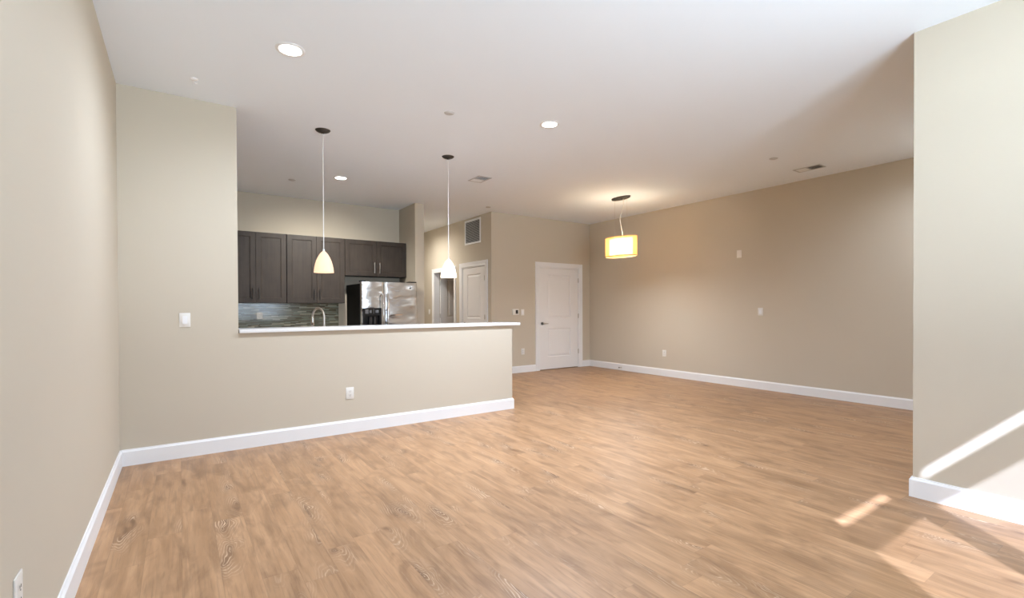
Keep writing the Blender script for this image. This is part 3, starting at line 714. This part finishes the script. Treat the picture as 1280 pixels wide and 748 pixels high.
# return air grille, high on the hall wall
t = thing('return_grille', 'white framed return air grille high on the hall wall above the closed door', 'vent', (XHALL, 8.455, 2.493), -PI/2)
GW, GH = 0.615, 0.484
b = BM()
for q in ((0, 0, .035, GH), (GW-.035, 0, GW, GH), (.035, 0, GW-.035, .035), (.035, GH-.035, GW-.035, GH)): bx(b, q[0], -0.012, q[1], q[2], 0, q[3], 0.003)
obj('frame', b, M_TRIM, t)
box('shade_sheet', M_VENTDK, 0.035, -0.002, 0.035, GW-0.035, -0.0005, GH-0.035, 0, t)  # flat sheet whose dark colour stands in for shade behind the grille
for k in range(18):
    z = 0.035 + (GH-0.07)*(k+0.5)/18; b = BM(); tt = bmesh.new(); bmesh.ops.create_cube(tt, size=1.0)
    tt.transform(Matrix.Translation((GW/2, -0.007, z)) @ Matrix.Rotation(R(40), 4, 'X') @ Matrix.Diagonal((GW-0.07, 0.013, 0.0012, 1))); merge(b, tt)
    obj('louvre', b, M_VENT, t)

# ------------------------------------------------------------------ wall plates
def plate(name, label, cat, group, loc, rotz, kind, w_=0.078, h_=0.118):
    """local: plate on a wall whose face is y = 0, room to -Y"""
    t = thing(name, label, cat, loc, rotz, group)
    b = BM(); bx(b, -w_/2, -0.006, -h_/2, w_/2, 0, h_/2, 0.0025, 2); obj('plate', b, M_PLATE, t, smooth=True)
    if kind == 'rocker':
        b = BM(); prism(b, [(-0.0165, -0.033), (0.0165, -0.033), (0.0165, 0.033), (-0.0165, 0.033)], -0.0085, -0.004)
        for v in b.verts:
            if v.co.y < -0.006 and v.co.z < 0: v.co.y -= 0.0035
        obj('rocker', b, M_TRIM, t)
    elif kind == 'outlet':
        for s in (-1, 1):
            b = BM(); lathe(b, [(0, -0.0085), (0.0155, -0.0085), (0.0165, -0.0075), (0.0165, -0.004), (0, -0.004)], 24, Matrix.Translation((0, 0, s*0.0195)) @ Matrix.Rotation(-PI/2, 4, 'X') @ Matrix.Scale(-1, 4, (0, 0, 1)))
            so = obj('socket', b, M_TRIM, t, smooth=True)
            b = BM()
            for k in (-0.0065, 0.0065): bx(b, k-0.0012, -0.0088, s*0.0195-0.002, k+0.0012, -0.0080, s*0.0195+0.007)
            lathe(b, [(0, 0), (0.0024, 0), (0.0024, 0.0008), (0, 0.0008)], 10, Matrix.Translation((0, -0.0080, s*0.0195-0.008)) @ Matrix.Rotation(PI/2, 4, 'X'))
            obj('slot', b, M_SLOT, so)
    elif kind == 'jack':
        b = BM(); lathe(b, [(0, -0.016), (0.005, -0.016), (0.006, -0.008), (0.010, -0.0075), (0.010, -0.004), (0, -0.004)], 18, Matrix.Rotation(-PI/2, 4, 'X') @ Matrix.Scale(-1, 4, (0, 0, 1))); obj('jack', b, M_NICKEL, t, smooth=True)
    elif kind == 'blank':
        b = BM()
        for z in (-0.03, 0.03): lathe(b, [(0, -0.0072), (0.003, -0.0068), (0.0035, -0.005), (0, -0.005)], 12, Matrix.Translation((0, 0, z)) @ Matrix.Rotation(-PI/2, 4, 'X') @ Matrix.Scale(-1, 4, (0, 0, 1)))
        obj('screw', b, M_PLATE, t, smooth=True)
    return t
G1, G2 = 'light switches', 'power outlets'
plate('light_switch', 'ivory rocker light switch on the partial wall left of the bar', 'light switch', G1, (0.035, YF, 1.150), 0, 'rocker')
plate('power_outlet', 'ivory power outlet low on the half wall under the bar', 'power outlet', G2, (1.392, YF, 0.395), 0, 'outlet')
plate('power_outlet', 'ivory power outlet low on the left wall at the bottom corner', 'power outlet', G2, (XL, 1.967, 0.410), PI/2, 'outlet')
plate('light_switch', 'ivory rocker light switch right of the thermostat', 'light switch', G1, (5.421, YD, 1.157), 0, 'rocker')
plate('power_outlet', 'ivory power outlet low on the back wall left of the white door', 'power outlet', G2, (5.424, YD, 0.402), 0, 'outlet')
plate('wall_jack', 'small ivory jack plate high on the right wall', 'wall plate', None, (XR, 4.144, 2.070), -PI/2, 'jack')
plate('light_switch', 'ivory rocker light switch at mid height on the right wall', 'light switch', G1, (XR, 3.810, 1.170), -PI/2, 'rocker')
plate('power_outlet', 'ivory power outlet low on the right wall above the baseboard', 'power outlet', G2, (XR, 5.555, 0.412), -PI/2, 'outlet')
plate('light_switch', 'ivory light switch in the hall left of the open doorway', 'light switch', G1, (XHALL, 10.140, 1.160), -PI/2, 'rocker')
plate('power_outlet', 'square ivory power outlet on the mosaic backsplash', 'power outlet', G2, (1.010, YK-0.010, 1.137), 0, 'outlet', 0.085, 0.104)
t = thing('thermostat', 'white wall thermostat with a small dark display', 'thermostat', (5.250, YD, 1.165))
b = BM(); bx(b, -0.073, -0.024, -0.057, 0.073, 0, 0.057, 0.006, 3); obj('housing', b, M_PLATE, t, smooth=True)
part_label(box('display', M_SCREEN, -0.006, -0.0252, -0.034, 0.050, -0.0238, 0.036, 0, t), 'dark square display')
# door stop on the right baseboard
t = thing('door_stop', 'small metal door stop on the right baseboard near the corner', 'door stop', (XR-BASE_T, 6.567, 0.058), -PI/2)
b = BM(); lathe(b, [(0, 0), (0.012, 0), (0.012, 0.004), (0.007, 0.009), (0, 0.009)], 18, Matrix.Rotation(PI/2, 4, 'X')); obj('base', b, M_NICKEL, t, smooth=True)
b = BM(); pts = [(0.0062*math.cos(k*0.7), -0.008-0.0005*k, 0.0062*math.sin(k*0.7)) for k in range(110)]
tube(b, pts, 0.0014, 6); obj('spring', b, M_NICKEL, t, smooth=True)
b = BM(); lathe(b, [(0, 0.062), (0.0085, 0.062), (0.0095, 0.070), (0.0085, 0.077), (0, 0.078)], 16, Matrix.Rotation(PI/2, 4, 'X')); obj('rubber_tip', b, M_GASKET, t, smooth=True)
